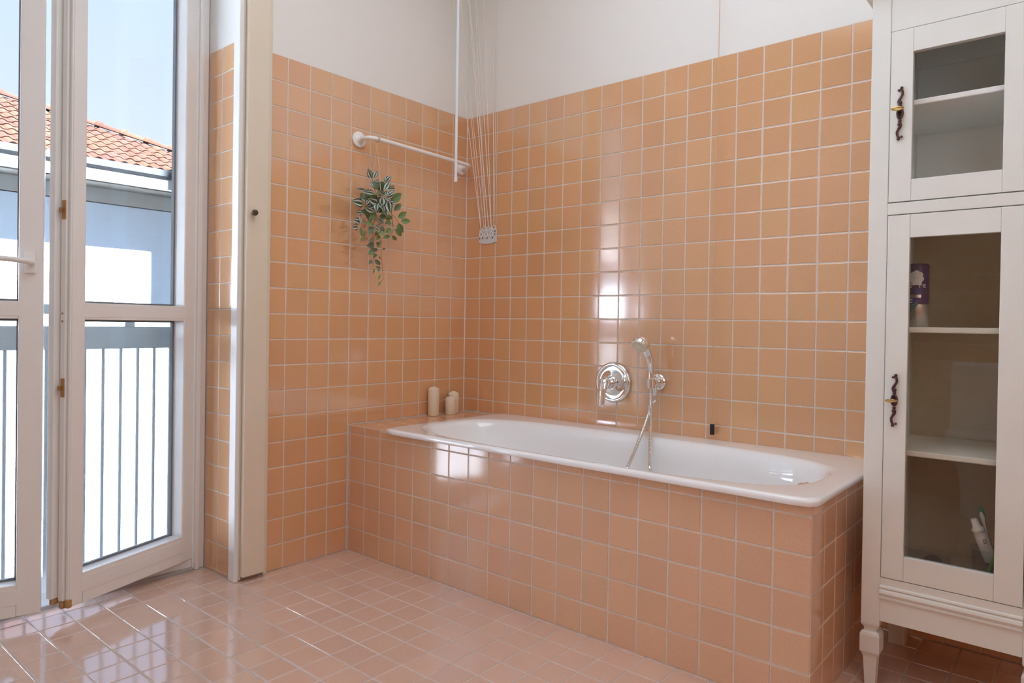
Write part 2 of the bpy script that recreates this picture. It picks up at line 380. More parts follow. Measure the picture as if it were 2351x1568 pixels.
# ------------------------------------------------------------------ balcony door leaves (open inwards)
def leaf(name, origin, xaxis, sgn, latch):
    """Local frame: x along the leaf, y towards outdoors, z up; u is measured from the free edge, so x = sgn*u."""
    ang = math.atan2(xaxis[1], xaxis[0])
    root = thing(name, None, None, origin, kind='structure', rotz=ang)
    ORG[root.name] = V((0, 0, 0))
    W, Z0, Z1, TH = .538, .043, 2.44, .068
    s0 = .046 if latch else .064
    s1 = .085
    def bx(m, u0, w0, z0, u1, w1, z1, bev=.0025, mi=0): return m.box((sgn*u0, w0, z0), (sgn*u1, w1, z1), mi, bev)
    m = MB(); bx(m, 0, 0, Z0, s0, TH, Z1, .004)
    if latch:                                                 # rebated meeting stile with its mouldings
        bx(m, -.026, .046, Z0+.028, .004, TH+.004, Z1, .003)
        bx(m, -.010, .018, Z0+.020, .004, .040, Z1, .003)
        bx(m, -.004, .004, Z0+.010, .004, .014, Z1, .002)
    m.build('stile', M['white'], root)
    m = MB(); bx(m, W-s1, 0, Z0, W, TH, Z1, .004); m.build('stile', M['white'], root)
    for z0, z1 in ((Z0, .142), (.966, 1.021), (Z1-.10, Z1)):
        m = MB(); bx(m, s0, .0005, z0, W-s1, TH, z1, .001); m.build('rail', M['white'], root)
    # flush cover strips on the rails
    for z0, z1 in ((.080, .128), (.975, 1.013)):
        m = MB(); bx(m, s0-.008, -.0006, z0, W-s1+.010, .004, z1, .0004); m.build('cover_strip', M['white'], root)
    for z0, z1 in ((.142, .966), (1.021, Z1-.10)):
        m = MB(); e = .007
        for u0, u1, a, c in ((s0, s0+e, z0, z1), (W-s1-e, W-s1, z0, z1), (s0, W-s1, z0, z0+e), (s0, W-s1, z1-e, z1)): bx(m, u0, .050, a, u1, .0625, c, 0)
        m.build('gasket', M['gasket'], root)
        m = MB(); bx(m, s0+.002, .0535, z0+.002, W-s1-.002, .0575, z1-.002, 0); m.build('glass_pane', M['pane'], root)
    for z in (.36, .88, 1.69, 2.2):
        m = MB(); m.lathe([(.0055, -.045), (.0065, -.043), (.0065, .0), (.004, .001), (.004, .004), (.0065, .005), (.0065, .043), (.0055, .045)], (sgn*(W+.004), -.004, z), n=12)
        m.build('hinge', M['white'], root)
    if latch:
        for z in (1.315, .748):
            m = MB(); bx(m, -.0125, .0185, z-.030, -.009, .034, z+.030, .001); bx(m, -.020, .0285, z-.008, -.011, .0375, z+.006, .001)
            q = m.build('latch_plate', M['rustybrass'], root); q['label'] = 'small worn brass latch plate'
        for z in (.985, .960):
            m = MB(); m.lathe([(.003, 0), (.003, .002)], (-.0105, .029, z), (-1, 0, 0), 8); m.build('screw', M['rustybrass'], root)
        m = MB(); bx(m, -.0062, -.0008, Z0-.0008, .0085, .0155, Z0+.027, .003); q = m.build('wood_end', M['wood'], root); q['label'] = 'bare wooden end with worn paint'
        m = MB(); bx(m, -.0095, .020, Z0-.004, .004, .038, Z0+.018, .003); q = m.build('wood_end', M['wood'], root); q['label'] = 'bare wooden end with worn paint'
        m = MB(); bx(m, -.022, .048, Z0+.008, .0, .064, Z0+.027, .004); q = m.build('wood_end', M['wood'], root); q['label'] = 'bare wooden end with worn paint'
    else:
        m = MB(); bx(m, .018, -.010, 1.107, .050, .0, 1.176, .004); h = m.build('handle_plate', M['white'], root)
        m = MB(); m.tube(spline([(sgn*.033, -.008, 1.139), (sgn*.033, -.030, 1.139), (sgn*.037, -.043, 1.141), (sgn*.052, -.049, 1.143), (sgn*.09, -.049, 1.146), (sgn*.155, -.047, 1.147)], 6), [.0115]*7+[.0095]*24, 12, flat=.9)
        m.build('handle', M['white'], root)
    return root
leaf('door_1', (-1.715, .062, 0), (.936, .352), 1, True)
leaf('door_2', (-1.787, .088, 0), (.952, -.307), -1, False)

# narrow painted door beside the window
nd = thing('narrow_cupboard_door', 'tall narrow beige painted door with small dark knob beside the balcony window', 'door', (-1.14, -.02, 0))
MB().box((-1.190, -.012, .004), (-1.180, -.001, LINT), 0, .002).box((-1.092, -.016, 0), (-1.0765, -.0012, LINT), 0, .003).build('frame', M['beige'], nd)
dp = MB().box((-1.185, -.036, .018), (-1.097, -.014, 2.60), 0, .004).build('door_panel', M['beige'], nd)
c = on(580, 489, 1, -.037)
MB().lathe([(.004, 0), (.004, .010), (.009, .012), (.0115, .017), (.0105, .023), (.006, .0255)], (c.x, -.036, c.z), (0, -1, 0), 16).build('knob', M['darkbronze'], nd)['label'] = 'small dark bronze knob'
for z in (1.69, .155):
    MB().lathe([(.0045, -.024), (.0045, -.001), (.003, 0), (.0045, .001), (.0045, .024)], (-1.0945, -.018, z), n=10).build('hinge', M['beige'], nd)

# ------------------------------------------------------------------ outdoors
Kc = 1.6
def sc(p): return CAM_P+(V(p)-CAM_P)*Kc
def sy(y): return CAM_P.y+(y-CAM_P.y)*Kc
def sz(z): return CAM_P.z+(z-CAM_P.z)*Kc
GROUND = -7.0
structure(MB().box((-80, .36, GROUND-.2), (40, 60, GROUND)).build('ground', M['asphalt']))
# outer skin of this building, with a taller part to the right that throws the shade on the house opposite
b = MB().box((-60, .30, GROUND), (REV_L-.02, .36, 9.0)).box((REV_R+.02, .30, GROUND), (6.5, .36, 9.0)).box((REV_L-.02, .30, LINT), (REV_R+.02, .36, 9.0)).box((REV_L-.02, .30, GROUND), (REV_R+.02, .36, -.08))
structure(b.build('wall_outside', M['outer']))
tx = sc(on(335, 650, 1, 6.8)).x
structure(MB().box((tx, -7, GROUND), (12, .29, 21.45)).build('wall_tower', M['outer']))
structure(MB().box((-2.9, .30, -.20), (-.60, .63, -.02)).build('balcony_floor', M['balcony']))
# railing
RYL = .66
rl = thing('balcony_railing', 'grey metal balcony railing with thin bars outside the glass doors', 'railing', (-1.7, RYL, -.02))
MB().box((-2.9, RYL-.012, .847), (-.60, RYL+.012, .938), 0, .003).build('rail_band', M['railpaint'], rl)
MB().box((-2.9, RYL-.025, .985), (-.60, RYL+.025, 1.022), 0, .006).build('handrail', M['railpaint'], rl)
MB().box((-2.9, RYL-.012, -.20), (-.60, RYL+.012, -.18), 0, .003).build('bottom_rail', M['railpaint'], rl)
bar0 = on(236, 900, 1, RYL).x; bars = (on(353, 900, 1, RYL).x-bar0)/3
bm_ = None
for k in range(-20, 12):
    x = bar0+k*bars
    if not -2.88 < x < -.62: continue
    if bm_ is None:
        o = MB().tube([(bar0, RYL, -.182), (bar0, RYL, .850)], .0062, 10).build('bar', M['railpaint'], rl); bm_ = o; o.location.x = x-bar0
    else:
        q = bm_.copy(); COL.objects.link(q); q.parent = rl; q.location.x = x-bar0
for x in (-2.86, -.64): MB().box((x-.019, RYL-.030, -.20), (x+.019, RYL+.008, .99), 0, .002).build('post', M['railpaint'], rl)
for k in (-1, 0): x = on(297, 745, 1, RYL).x+k*.9; MB().box((x-.019, RYL-.008, .936), (x+.019, RYL+.008, .988), 0, .002).build('spacer', M['railpaint'], rl)

# house opposite
hs = thing('house_opposite', 'white rendered house with terracotta tiled roof seen through the balcony door glass', 'house', sc((0, 6.8, -3.5)))
WY = sy(6.8); FX0, FX1 = -60., 9.
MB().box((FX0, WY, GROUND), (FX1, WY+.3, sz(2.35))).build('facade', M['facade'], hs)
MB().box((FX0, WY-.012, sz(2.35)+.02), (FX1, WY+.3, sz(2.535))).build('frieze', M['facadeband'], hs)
zs = sz(2.535); fyy = sy(6.4)
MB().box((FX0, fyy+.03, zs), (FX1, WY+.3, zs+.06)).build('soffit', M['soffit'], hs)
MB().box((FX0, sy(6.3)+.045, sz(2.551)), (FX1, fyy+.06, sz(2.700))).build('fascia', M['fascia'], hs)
gy = sy(6.3); g0, g1 = sz(2.675), sz(2.782)
pr = []
for i in range(9): a = math.pi*i/8; pr.append((gy+.10-.10*math.cos(a), g1-.005-(g1-g0-.005)*math.sin(a)**.6))
pr = [(gy, g1)]+[(gy+.003, g0+.05), (gy+.03, g0), (gy+.14, g0)]+[(gy+.15, g1), (gy+.13, g1), (gy+.12, g0+.03), (gy+.035, g0+.025), (gy+.015, g0+.06), (gy+.015, g1)]
MB().prism([(FX0, y, z) for y, z in pr], (FX1-FX0, 0, 0)).build('gutter', M['gutter'], hs)
# roof: plane rising from the eave, cut by a hip that falls to the right
SL = R_(25); e0 = sc(on(200, 360, 1, 6.3)); ez, ey = e0.z-.02, e0.y+.03
HL, HR = sc((.098, 8.631, 3.864)), sc((1.681, 7.374, 3.277))
hd = (HR-HL)/(HR.x-HL.x)
def hip(x): return HL+hd*(x-HL.x)
ux, us, un = X, V((0, math.cos(SL), math.sin(SL))), V((0, -math.sin(SL), math.cos(SL)))
rx0, rx1 = -3.2, HL.x+(ey-HL.y)/hd.y
MB().add([(rx0-55, ey, ez-.03), (rx1, ey, ez-.03), hip(rx0)-un*.03, (rx0-55, hip(rx0).y, hip(rx0).z-.03)], [(0, 1, 2, 3)]).build('roof_deck', M['mortar'], hs)
TW, TL = .2165, .335
prof = [(0, .012), (.018, .030), (.052, .046), (.092, .046), (.126, .028), (.150, .014), (.200, .012), (.212, .022)]
tme = None; n = 0
cols = range(int(rx0/TW), int(rx1/TW)+1)
for ci in cols:
    x = ci*TW+.03
    for ri in range(14):
        p = V((x, ey, ez))+us*(ri*TL)
        h = hip(x+TW/2)
        if p.y+us.y*TL*.55 > h.y: break
        if tme is None:
            bmm = MB()
            lo = [X*a+un*(z+.022) for a, z in prof]; hi = [X*a+un*(z-.002)+us*(TL+.05) for a, z in prof]
            lo2 = [X*a+un*(z+.002) for a, z in prof]; hi2 = [X*a+un*(z-.016)+us*(TL+.05) for a, z in prof]
            k = len(prof); bmm.add(lo+hi+lo2+hi2, [(i, i+1, k+i+1, k+i) for i in range(k-1)]+[(i+1, i, 2*k+i, 2*k+i+1) for i in range(k-1)]+[(2*k+i+1, 2*k+i, 3*k+i, 3*k+i+1) for i in range(k-1)]+[(0, k, 3*k, 2*k), (k-1, 3*k-1, 4*k-1, 2*k-1)])
            o = bmm.build('roof_tile', M['rooftile'], hs, world=False); tme = o.data
        else:
            o = bpy.data.objects.new('roof_tile', tme); COL.objects.link(o); o.parent = hs
        o.location = p-org(hs)+V((random.uniform(-.006, .006), random.uniform(-.008, .008), 0)); o.rotation_euler = (random.uniform(-.012, .012), 0, random.uniform(-.02, .02))
# hip caps
hdn = hd.normalized(); hl_ = .50
st = hip(rx0+.3); k = 0; hme = None
side = hdn.cross(V((0, 0, 1))).normalized(); upn = side.cross(hdn)
while (st+hdn*hl_*k).x < rx1-.1:
    p = st+hdn*(hl_*k)
    loops = []
    if hme is None:
        bb = MB()
        for t, r in ((-.05, .100), (-.045, .115), (.05, .115), (.055, .085), (hl_+.04, .078)):
            loops.append([hdn*t+side*math.cos(math.pi*j/8)*r+upn*math.sin(math.pi*j/8)*r for j in range(9)])
        n9 = 9; vs = [q for l in loops for q in l]
        bb.add(vs, [(i*n9+j, i*n9+j+1, (i+1)*n9+j+1, (i+1)*n9+j) for i in range(4) for j in range(8)], 0, True)
        o = bb.build('hip_tile', M['rooftile'], hs, world=False); hme = o.data
    else:
        o = bpy.data.objects.new('hip_tile', hme); COL.objects.link(o); o.parent = hs
    o.location = p+upn*.02-org(hs); k += 1
MB().tube([hip(rx0), hip(rx1)], .075, 8).build('mortar_bed', M['mortar'], hs)
# low sunlit wall in front of the house
structure(MB().box((-60, 8.2, GROUND), (tx-.05, 8.45, sz(1.0)+.12)).build('garden_wall', M['garden']))

# ------------------------------------------------------------------ bath surround
sr = thing('bath_surround', 'peach tiled apron and deck built around the white bathtub', 'tub surround', (TUBX, -1.0, 0))
gx, gyy, gz = TUBX+G, TUBY+G, DECK-G
b = MB().box((gx, gyy, 0), (gx+.009, -.0015, .5265)).box((gx+.009, gyy, 0), (-.0015, gyy+.009, .5265))
b.box((gx+.009, -.245, .40), (-.0015, -.0015, gz)).box((gx, -.245, .5265), (gx+.009, -.0015, gz))
b.build('surround_body', M['grout'], sr)
sp = []
for y0, y1 in cuts(TUBY, -.0015, -.0119):
    top = DECK if y0 > -.25 else .527
    for z0, z1 in cuts(0, top): sp.append((V((TUBX, (y0+y1)/2, (z0+z1)/2)), -Y, Z, -X, y1-y0, z1-z0))
for x0, x1 in cuts(TUBX, -.002, TUBX):
    for z0, z1 in cuts(0, .527): sp.append((V(((x0+x1)/2, TUBY, (z0+z1)/2)), X, Z, -Y, x1-x0, z1-z0))
for x0, x1 in cuts(TUBX, -.002, 0):
    for y0, y1 in ((-.1, -.002), (-.2, -.1), (-.252, -.2)): sp.append((V(((x0+x1)/2, (y0+y1)/2, DECK)), X, Y, Z, x1-x0, y1-y0))
tiles(sr, sp, SM, lambda c: True)
MB().box((TUBX-.0006, -.0035, 0), (TUBX+.003, -.0012, DECK-.004), 0).build('grout_joint', M['caulk'], sr)

# ------------------------------------------------------------------ bathtub
tb = thing('bathtub', 'white enamelled bathtub with rolled rim set into the peach tiles', 'bathtub', (-.36, -1.09, .15))
N = 160
def sup(cx, cy, a, bpos, bneg, n, z):
    out = []
    for j in range(N):
        t = 2*math.pi*j/N; c, s_ = math.cos(t), math.sin(t); f = (abs(c)**n+abs(s_)**n)**(-1/n)
        out.append(V((cx+a*c*f, cy+(bpos if s_ > 0 else bneg)*s_*f, z)))
    return out
OX0, OX1, OY0, OY1 = -.722, -.002, -.254, -1.926
ocx, ocy, oa, ob = (OX0+OX1)/2, (OY0+OY1)/2, (OX1-OX0)/2, (OY0-OY1)/2
LCX, LCY, LA, LB = -.4095, -1.078, .286, .778
L = [sup(ocx, ocy, oa-.012, ob-.012, ob-.012, 30, .5275), sup(ocx, ocy, oa-.002, ob-.002, ob-.002, 34, .5280), sup(ocx, ocy, oa, ob, ob, 34, .5310), sup(ocx, ocy, oa, ob, ob, 34, .5400),
     sup(ocx, ocy, oa-.002, ob-.002, ob-.002, 34, .5450), sup(ocx, ocy, oa-.007, ob-.007, ob-.007, 32, .5478), sup(ocx, ocy, oa-.013, ob-.013, ob-.013, 26, .5482), sup(ocx, ocy, oa-.0155, ob-.0155, ob-.0155, 26, .5482)]
L += [sup(LCX, LCY, LA+.006, LB+.012, LB+.012, 3.5, .5480), sup(LCX, LCY, LA+.003, LB+.006, LB+.006, 3.4, .5475)]
for ins, z in ((.0, .5466), (.008, .5435), (.016, .537), (.022, .528), (.027, .516)): L.append(sup(LCX, LCY, LA-ins, LB-ins, LB-ins, 3.4, z))
for f, z in ((.10, .47), (.25, .40), (.45, .31), (.65, .235), (.80, .19), (.92, .163), (1.0, .152)):
    q = f**1.3
    L.append(sup(LCX, LCY, LA-.030-.045*f-.03*max(0, f-.65)/.35, LB-.030-.26*f-.04*q, LB-.03-.055*f-.05*max(0, f-.65)/.35, 3.4-.3*f, z))
L.append(sup(LCX, LCY-.10, .12, .36, .50, 3, .146))
MB().rings(L, 0, True, False, True).build('tub_shell', M['enamel'], tb)
c = V((-.405, -1.812, .492))
MB().lathe([(.030, -.012), (.031, .012), (.028, .018), (.012, .020)], c, (0.1, 1, .15), 20).box(c+V((-.024, .018, .010)), c+V((.024, .034, .024)), 0, .003).build('overflow_knob', M['chrome'], tb)['label'] = 'chrome overflow knob'

# ------------------------------------------------------------------ taps and shower
mx = thing('bath_mixer', 'round chrome wall mixer plate with lever above the bathtub', 'tap', (0, -.885, .735))
c = V((0, -.884, .735))
MB().lathe([(.084, .001), (.085, .006), (.083, .012), (.078, .0155), (.072, .0145), (.068, .0125), (.040, .019), (.028, .022)], c, (-1, 0, 0), 48).build('cover_plate', M['chrome'], mx)
MB().lathe([(.027, .018), (.027, .040), (.0245, .042), (.0245, .045), (.0265, .047), (.0265, .070), (.024, .078), (.016, .084), (.006, .087)], c, (-1, 0, 0), 32).build('valve_body', M['chrome'], mx)
h0 = V((-.070, -.888, .741))
MB().tube(spline([h0+V((.004, .002, .012)), h0+V((-.014, -.001, .006)), h0+V((-.026, -.003, -.018)), h0+V((-.032, -.004, -.052)), h0+V((-.036, -.005, -.090)), h0+V((-.037, -.005, -.100))], 6), [.013+.0075*math.sin(min(1, i/9)*math.pi/2)-.00052*max(0, i-9) for i in range(26)]+[.0105, .0098, .0088, .0066, .0025], 16, flat=.62).build('lever', M['chrome'], mx)
MB().lathe([(.004, 0), (.004, .003)], c+V((-.0185, -.030, .004)), (-1, 0, 0), 10).build('screw_hole', M['dark'], mx)

sh = thing('shower_holder', 'chrome wall elbow and bracket holding the hand shower', 'shower bracket', (0, -1.096, .750))
c = V((0, -1.096, .750))
MB().lathe([(.033, .0008), (.0335, .006), (.031, .010), (.020, .013)], c, (-1, 0, 0), 36).build('rosette', M['chrome'], sh)
MB().lathe([(.0205, .012), (.0205, .024), (.0185, .025), (.0185, .027), (.0205, .028), (.0205, .050), (.018, .053)], c, (-1, 0, 0), 28).build('arm', M['chrome'], sh)
cc = on(1494, 880, 0, -.074)
hb = MB()
for j in range(20): pass
lo = []
for t, r in ((-.019, .0165), (-.017, .0185), (.017, .0185), (.019, .0165)):
    lo.append([cc+V((math.sin(.75+a)*r*-1, math.cos(.75+a)*r, t)) for a in [(.62+(2*math.pi-1.24)*i/19) for i in range(20)]])
inn = [[cc+(q-cc)*.0+V(((q-cc).x*.80, (q-cc).y*.80, (q-cc).z)) for q in l] for l in lo]
for la, lb in zip(lo, lo[1:]): hb.add(la+lb, [(i, i+1, 21+i-0, 20+i) for i in range(19)], 0, True)
for la, lb in zip(inn, inn[1:]): hb.add(la+lb, [(i, 20+i, 21+i, i+1) for i in range(19)], 0, True)
for a, q in ((lo[0], inn[0]), (lo[-1], inn[-1])): hb.add(a+q, [(i, i+1, 21+i, 20+i) for i in range(19)], 0)
for i in (0, 19): hb.add([l[i] for l in lo]+[l[i] for l in inn], [(0, 1, 5, 4), (1, 2, 6, 5), (2, 3, 7, 6)])
hb.build('bracket', M['chrome'], sh)
MB().lathe([(.0095, 0), (.0095, .022), (.008, .026), (.008, .040)], c+V((-.036, -.003, -.014)), (0, 0, -1), 16).build('hose_outlet', M['chrome'], sh)

hsw = thing('hand_shower', 'chrome hand shower with pale spray face and ribbed steel hose hanging into the bathtub', 'shower head', tuple(cc))
hp = [on(1494, 888, 0, -.074), on(1494.5, 862, 0, -.075), on(1494, 842, 0, -.078), on(1491, 822, 0, -.083), on(1487, 808, 0, -.089), on(1481, 793, 0, -.100)]
MB().tube(spline(hp, 6), [.0106+.0044*(lambda q: q*q*(3-2*q))(min(1, max(0, (i-7)/12)))+.0005*max(0, i-20) for i in range(31)], 18).build('handle', M['chrome'], hsw)
na = V((-.66, .03, -.75)).normalized(); hc = on(1471, 789, 0, -.116)
MB().lathe([(.0335, .014), (.0345, .008), (.0350, .002), (.0335, -.006), (.0290, -.014), (.0210, -.0205), (.0110, -.024), (.003, -.025)], hc, na, 36).build('head', M['chrome'], hsw)
fa = MB().lathe([(.0330, .0130), (.0325, .0165), (.0300, .0180), (.0220, .0185), (.0205, .0172), (.0145, .0172), (.0135, .0190), (.004, .0195)], hc, na, 36).build('spray_face', M['nozzle'], hsw)
u_ = na.cross(Z).normalized(); v_ = na.cross(u_); nz = MB()
for i in range(12):
    a = 2*math.pi*i/12; nz.lathe([(.0013, .0), (.0013, .0012)], hc+na*.0176+(u_*math.cos(a)+v_*math.sin(a))*.0255, na, 6)
nz.build('nozzles', M['dark'], fa)
hpts = [on(1494, 892, 0, -.074), on(1494.2, 915, 0, -.082), on(1494, 950, 0, -.100), on(1493.5, 990, 0, -.142), on(1492.5, 1030, 0, -.185), on(1491.5, 1070, 0, -.228), on(1491, 1095, 0, -.255)]
up = [on(1430, 1092, 0, -.30), on(1440, 1074, 0, -.285), on(1452, 1048, 0, -.255), on(1465, 1016, 0, -.21), on(1478, 982, 0, -.155), on(1489, 948, 0, -.10), on(1494.5, 927, 0, -.066), V((-.0395, -1.1005, .676)), V((-.036, -1.099, .694))]
mid = [V((-.29, -1.17, .235)), V((-.37, -1.15, .172)), V((-.40, -1.08, .168)), V((-.385, -1.02, .20))]
cpts = spline(hpts+mid+up, 40)
path = [cpts[0]]; acc = 0
for a, q in zip(cpts, cpts[1:]):
    acc += (q-a).length
    if acc >= .0021: path.append(q); acc = 0
MB().tube(path, [.0068 if i % 2 else .0054 for i in range(len(path))], 10, smooth=False).build('hose', M['hose'], hsw)

# ------------------------------------------------------------------ cords, rod, hook plate
pc = on(1635, 985, 0, -.022)
pcd = thing('pull_cord', 'tan pull cord with black cylinder weight hanging over the bathtub wall', 'pull cord', (pc.x, pc.y, pc.z))
MB().tube([(pc.x, pc.y, pc.z+.01), (pc.x, pc.y, 1.5), (pc.x, pc.y, CEIL-.001)], .0014, 8).build('cord', M['tancord'], pcd)
MB().lathe([(.0075, -.021), (.0085, -.019), (.0085, .017), (.0075, .0185), (.0035, .019)], pc, n=20).build('weight', M['black'], pcd)
ro = V((-.276, -.20, 0)); rt = on(1046, 416, 1, -.20)
rod = thing('hanging_rod', 'pale blue white rod hanging straight down before the room corner', 'rod', (rt.x, -.20, rt.z))
MB().tube([(rt.x, -.20, rt.z+.008), (rt.x, -.20, CEIL-.001)], .0066, 14).build('rod', M['rodmat'], rod)
MB().lathe([(.0078, -.006), (.0085, -.004), (.0085, .014), (.0078, .016)], (rt.x, -.20, rt.z+.002), n=16).build('end_cap', M['rail'], rod)
pl = thing('cord_hook_plate', 'grey plastic plate with hooks screwed to the tiles for the white cords', 'hook plate', (0, -.151, 1.40))
yl, yr, zt, zb = -.094, -.209, 1.434, 1.372
pb = []
for i in range(9): t = i/8; pb.append((-.0045, yl+(yr-yl)*t, zt+.010*math.sin(math.pi*t)))
for i in range(9): t = 1-i/8; pb.append((-.0045, yl+(yr-yl)*t, zb-.009*math.sin(math.pi*t)))
MB().prism(pb, (.0035, 0, 0)).build('plate', M['platemat'], pl)
LOW = [on(x, y, 0, -.012) for x, y in ((1104.5, 539), (1115.5, 538.5), (1128, 537.5))]
UPP = [on(x, y, 0, -.010) for x, y in ((1111, 526), (1121, 525.5), (1134, 523))]
for c in LOW+[UPP[2]]:
    d = MB().box((-.0052, c.y-.0045, c.z-.020), (-.0040, c.y-.0005, c.z-.011), 0, .0004); d.build('slot', M['dark'], pl)
for y, z in ((yl-.006, zt-.042), (yr+.010, zt-.026)): MB().lathe([(.0028, 0), (.0028, .0012)], (-.0045, y, z), (-1, 0, 0), 10).build('screw', M['dark'], pl)
def cord_thing(i, c, tops, label):
    t = thing('pulley_cord', label, 'cord', tuple(c), 'white clothes airer cords on the hook plate')
    rr = .0112
    MB().tube([c+V((0, math.cos(a)*rr*.92, math.sin(a)*rr)) for a in [2*math.pi*j/24 for j in range(24)]], .0016, 8, closed=True).build('ring', M['rail'], t)
    s = c+V((0, 0, rr+.001))
    MB().box(s+V((-.002, -.002, -.002)), s+V((.002, .002, .006)), 0, .001).build('clip', M['rail'], t)
    for px, x, rad in tops:
        if px is None: p2 = V((x, c.y+.001, 2.5))
        else: p2 = on(px, 0, 0, x)
        d = p2-s; e_ = s+d*((CEIL-.001-s.z)/d.z)
        MB().tube([s+V((0, 0, .004)), s+d*.5, e_], rad, 6).build('strand', M['cord'], t)
cord_thing(0, LOW[0], [(1039, -.22, .0015), (1058, -.19, .0015)], 'white cord pair on the leftmost ring of the lower row')
cord_thing(1, LOW[1], [(1076, -.15, .0019), (1091, -.11, .0013)], 'white cord pair on the middle ring of the lower row')
cord_thing(2, LOW[2], [(1094, -.105, .0016), (1110.5, -.07, .0016)], 'white cord pair on the right ring of the lower row')
cord_thing(3, UPP[0], [(1057, -.20, .0013)], 'single white cord on the leftmost ring of the upper row')
cord_thing(4, UPP[1], [(1078, -.14, .0019)], 'single white cord on the middle ring of the upper row')
cord_thing(5, UPP[2], [(1131.5, -.014, .0020), (None, -.008, .0012)], 'white cord on the right upper ring hanging straight down beside the tile wall')

# towel rail
tr = thing('towel_rail', 'white wall rail with round end flanges on the back wall holding a plant', 'rail', (-.354, 0, 1.75))
zl, zr_ = 1.7525, 1.743; xl, xr = -.664, -.046
for x, z in ((xl, zl), (xr, zr_)):
    MB().lathe([(.0335, .0006), (.0345, .004), (.0335, .009), (.0290, .011), (.0130, .012), (.0115, .020)], (x, 0, z), (0, -1, 0), 32).build('flange', M['rail'], tr)
MB().tube(spline([(xl, -.010, zl), (xl, -.040, zl), (xl+.006, -.062, zl), (xl+.026, -.077, zl-.0003), (xl+.06, -.080, zl-.001), (-.35, -.080, (zl+zr_)/2), (xr-.06, -.080, zr_+.001), (xr-.026, -.077, zr_), (xr-.006, -.062, zr_), (xr, -.040, zr_), (xr, -.010, zr_)], 8), .0095, 14).build('bar', M['rail'], tr)

# ------------------------------------------------------------------ hanging plant
PY = -.080
pk = on(866, 324, 1, PY)
pt = thing('hanging_plant', 'trailing striped leaf plant in small brown pot hung by twine from the rail', 'plant', (pk.x, PY, 1.48))
pot = V((on(866, 470, 1, PY).x, PY-.004, 0)); pz0, pz1 = 1.440, 1.500
MB().lathe([(.006, pz0), (.018, pz0+.002), (.026, pz0+.010), (.030, pz0+.028), (.031, pz1), (.0285, pz1), (.027, pz1-.010), (.004, pz1-.012)], pot, n=28).build('pot', M['pot'], pt)
tw = MB(); kn = V((pk.x, PY, 1.731))
tw.tube([V((pk.x+dx, PY+.0005+math.cos(a)*.0132, 1.7512+math.sin(a)*.0132)) for dx in (0,) for a in [2*math.pi*j/16 for j in range(16)]], .0013, 6, closed=True)
tw.tube([V((pk.x+.006, PY+.0005+math.cos(a)*.0132, 1.7512+math.sin(a)*.0132)) for a in [2*math.pi*j/16 for j in range(16)]], .0013, 6, closed=True)
tw.ball(kn, .004, 8)
tw.tube([kn, kn+V((-.006, 0, -.012)), kn+V((-.003, 0, -.030))], .001, 5)
for a in (0.3, 2.4, 4.5): tw.tube([kn, pot+V((.031*math.cos(a), .031*math.sin(a), pz1-.004))], .0013, 6)
tw.build('twine_hanger', M['twine'], pt)
A_ = lambda q: (790+q[0]/10.453, 370+q[1]/10.453)
B_ = lambda q: (790+q[0]/9.2235, 500+q[1]/9.2235)
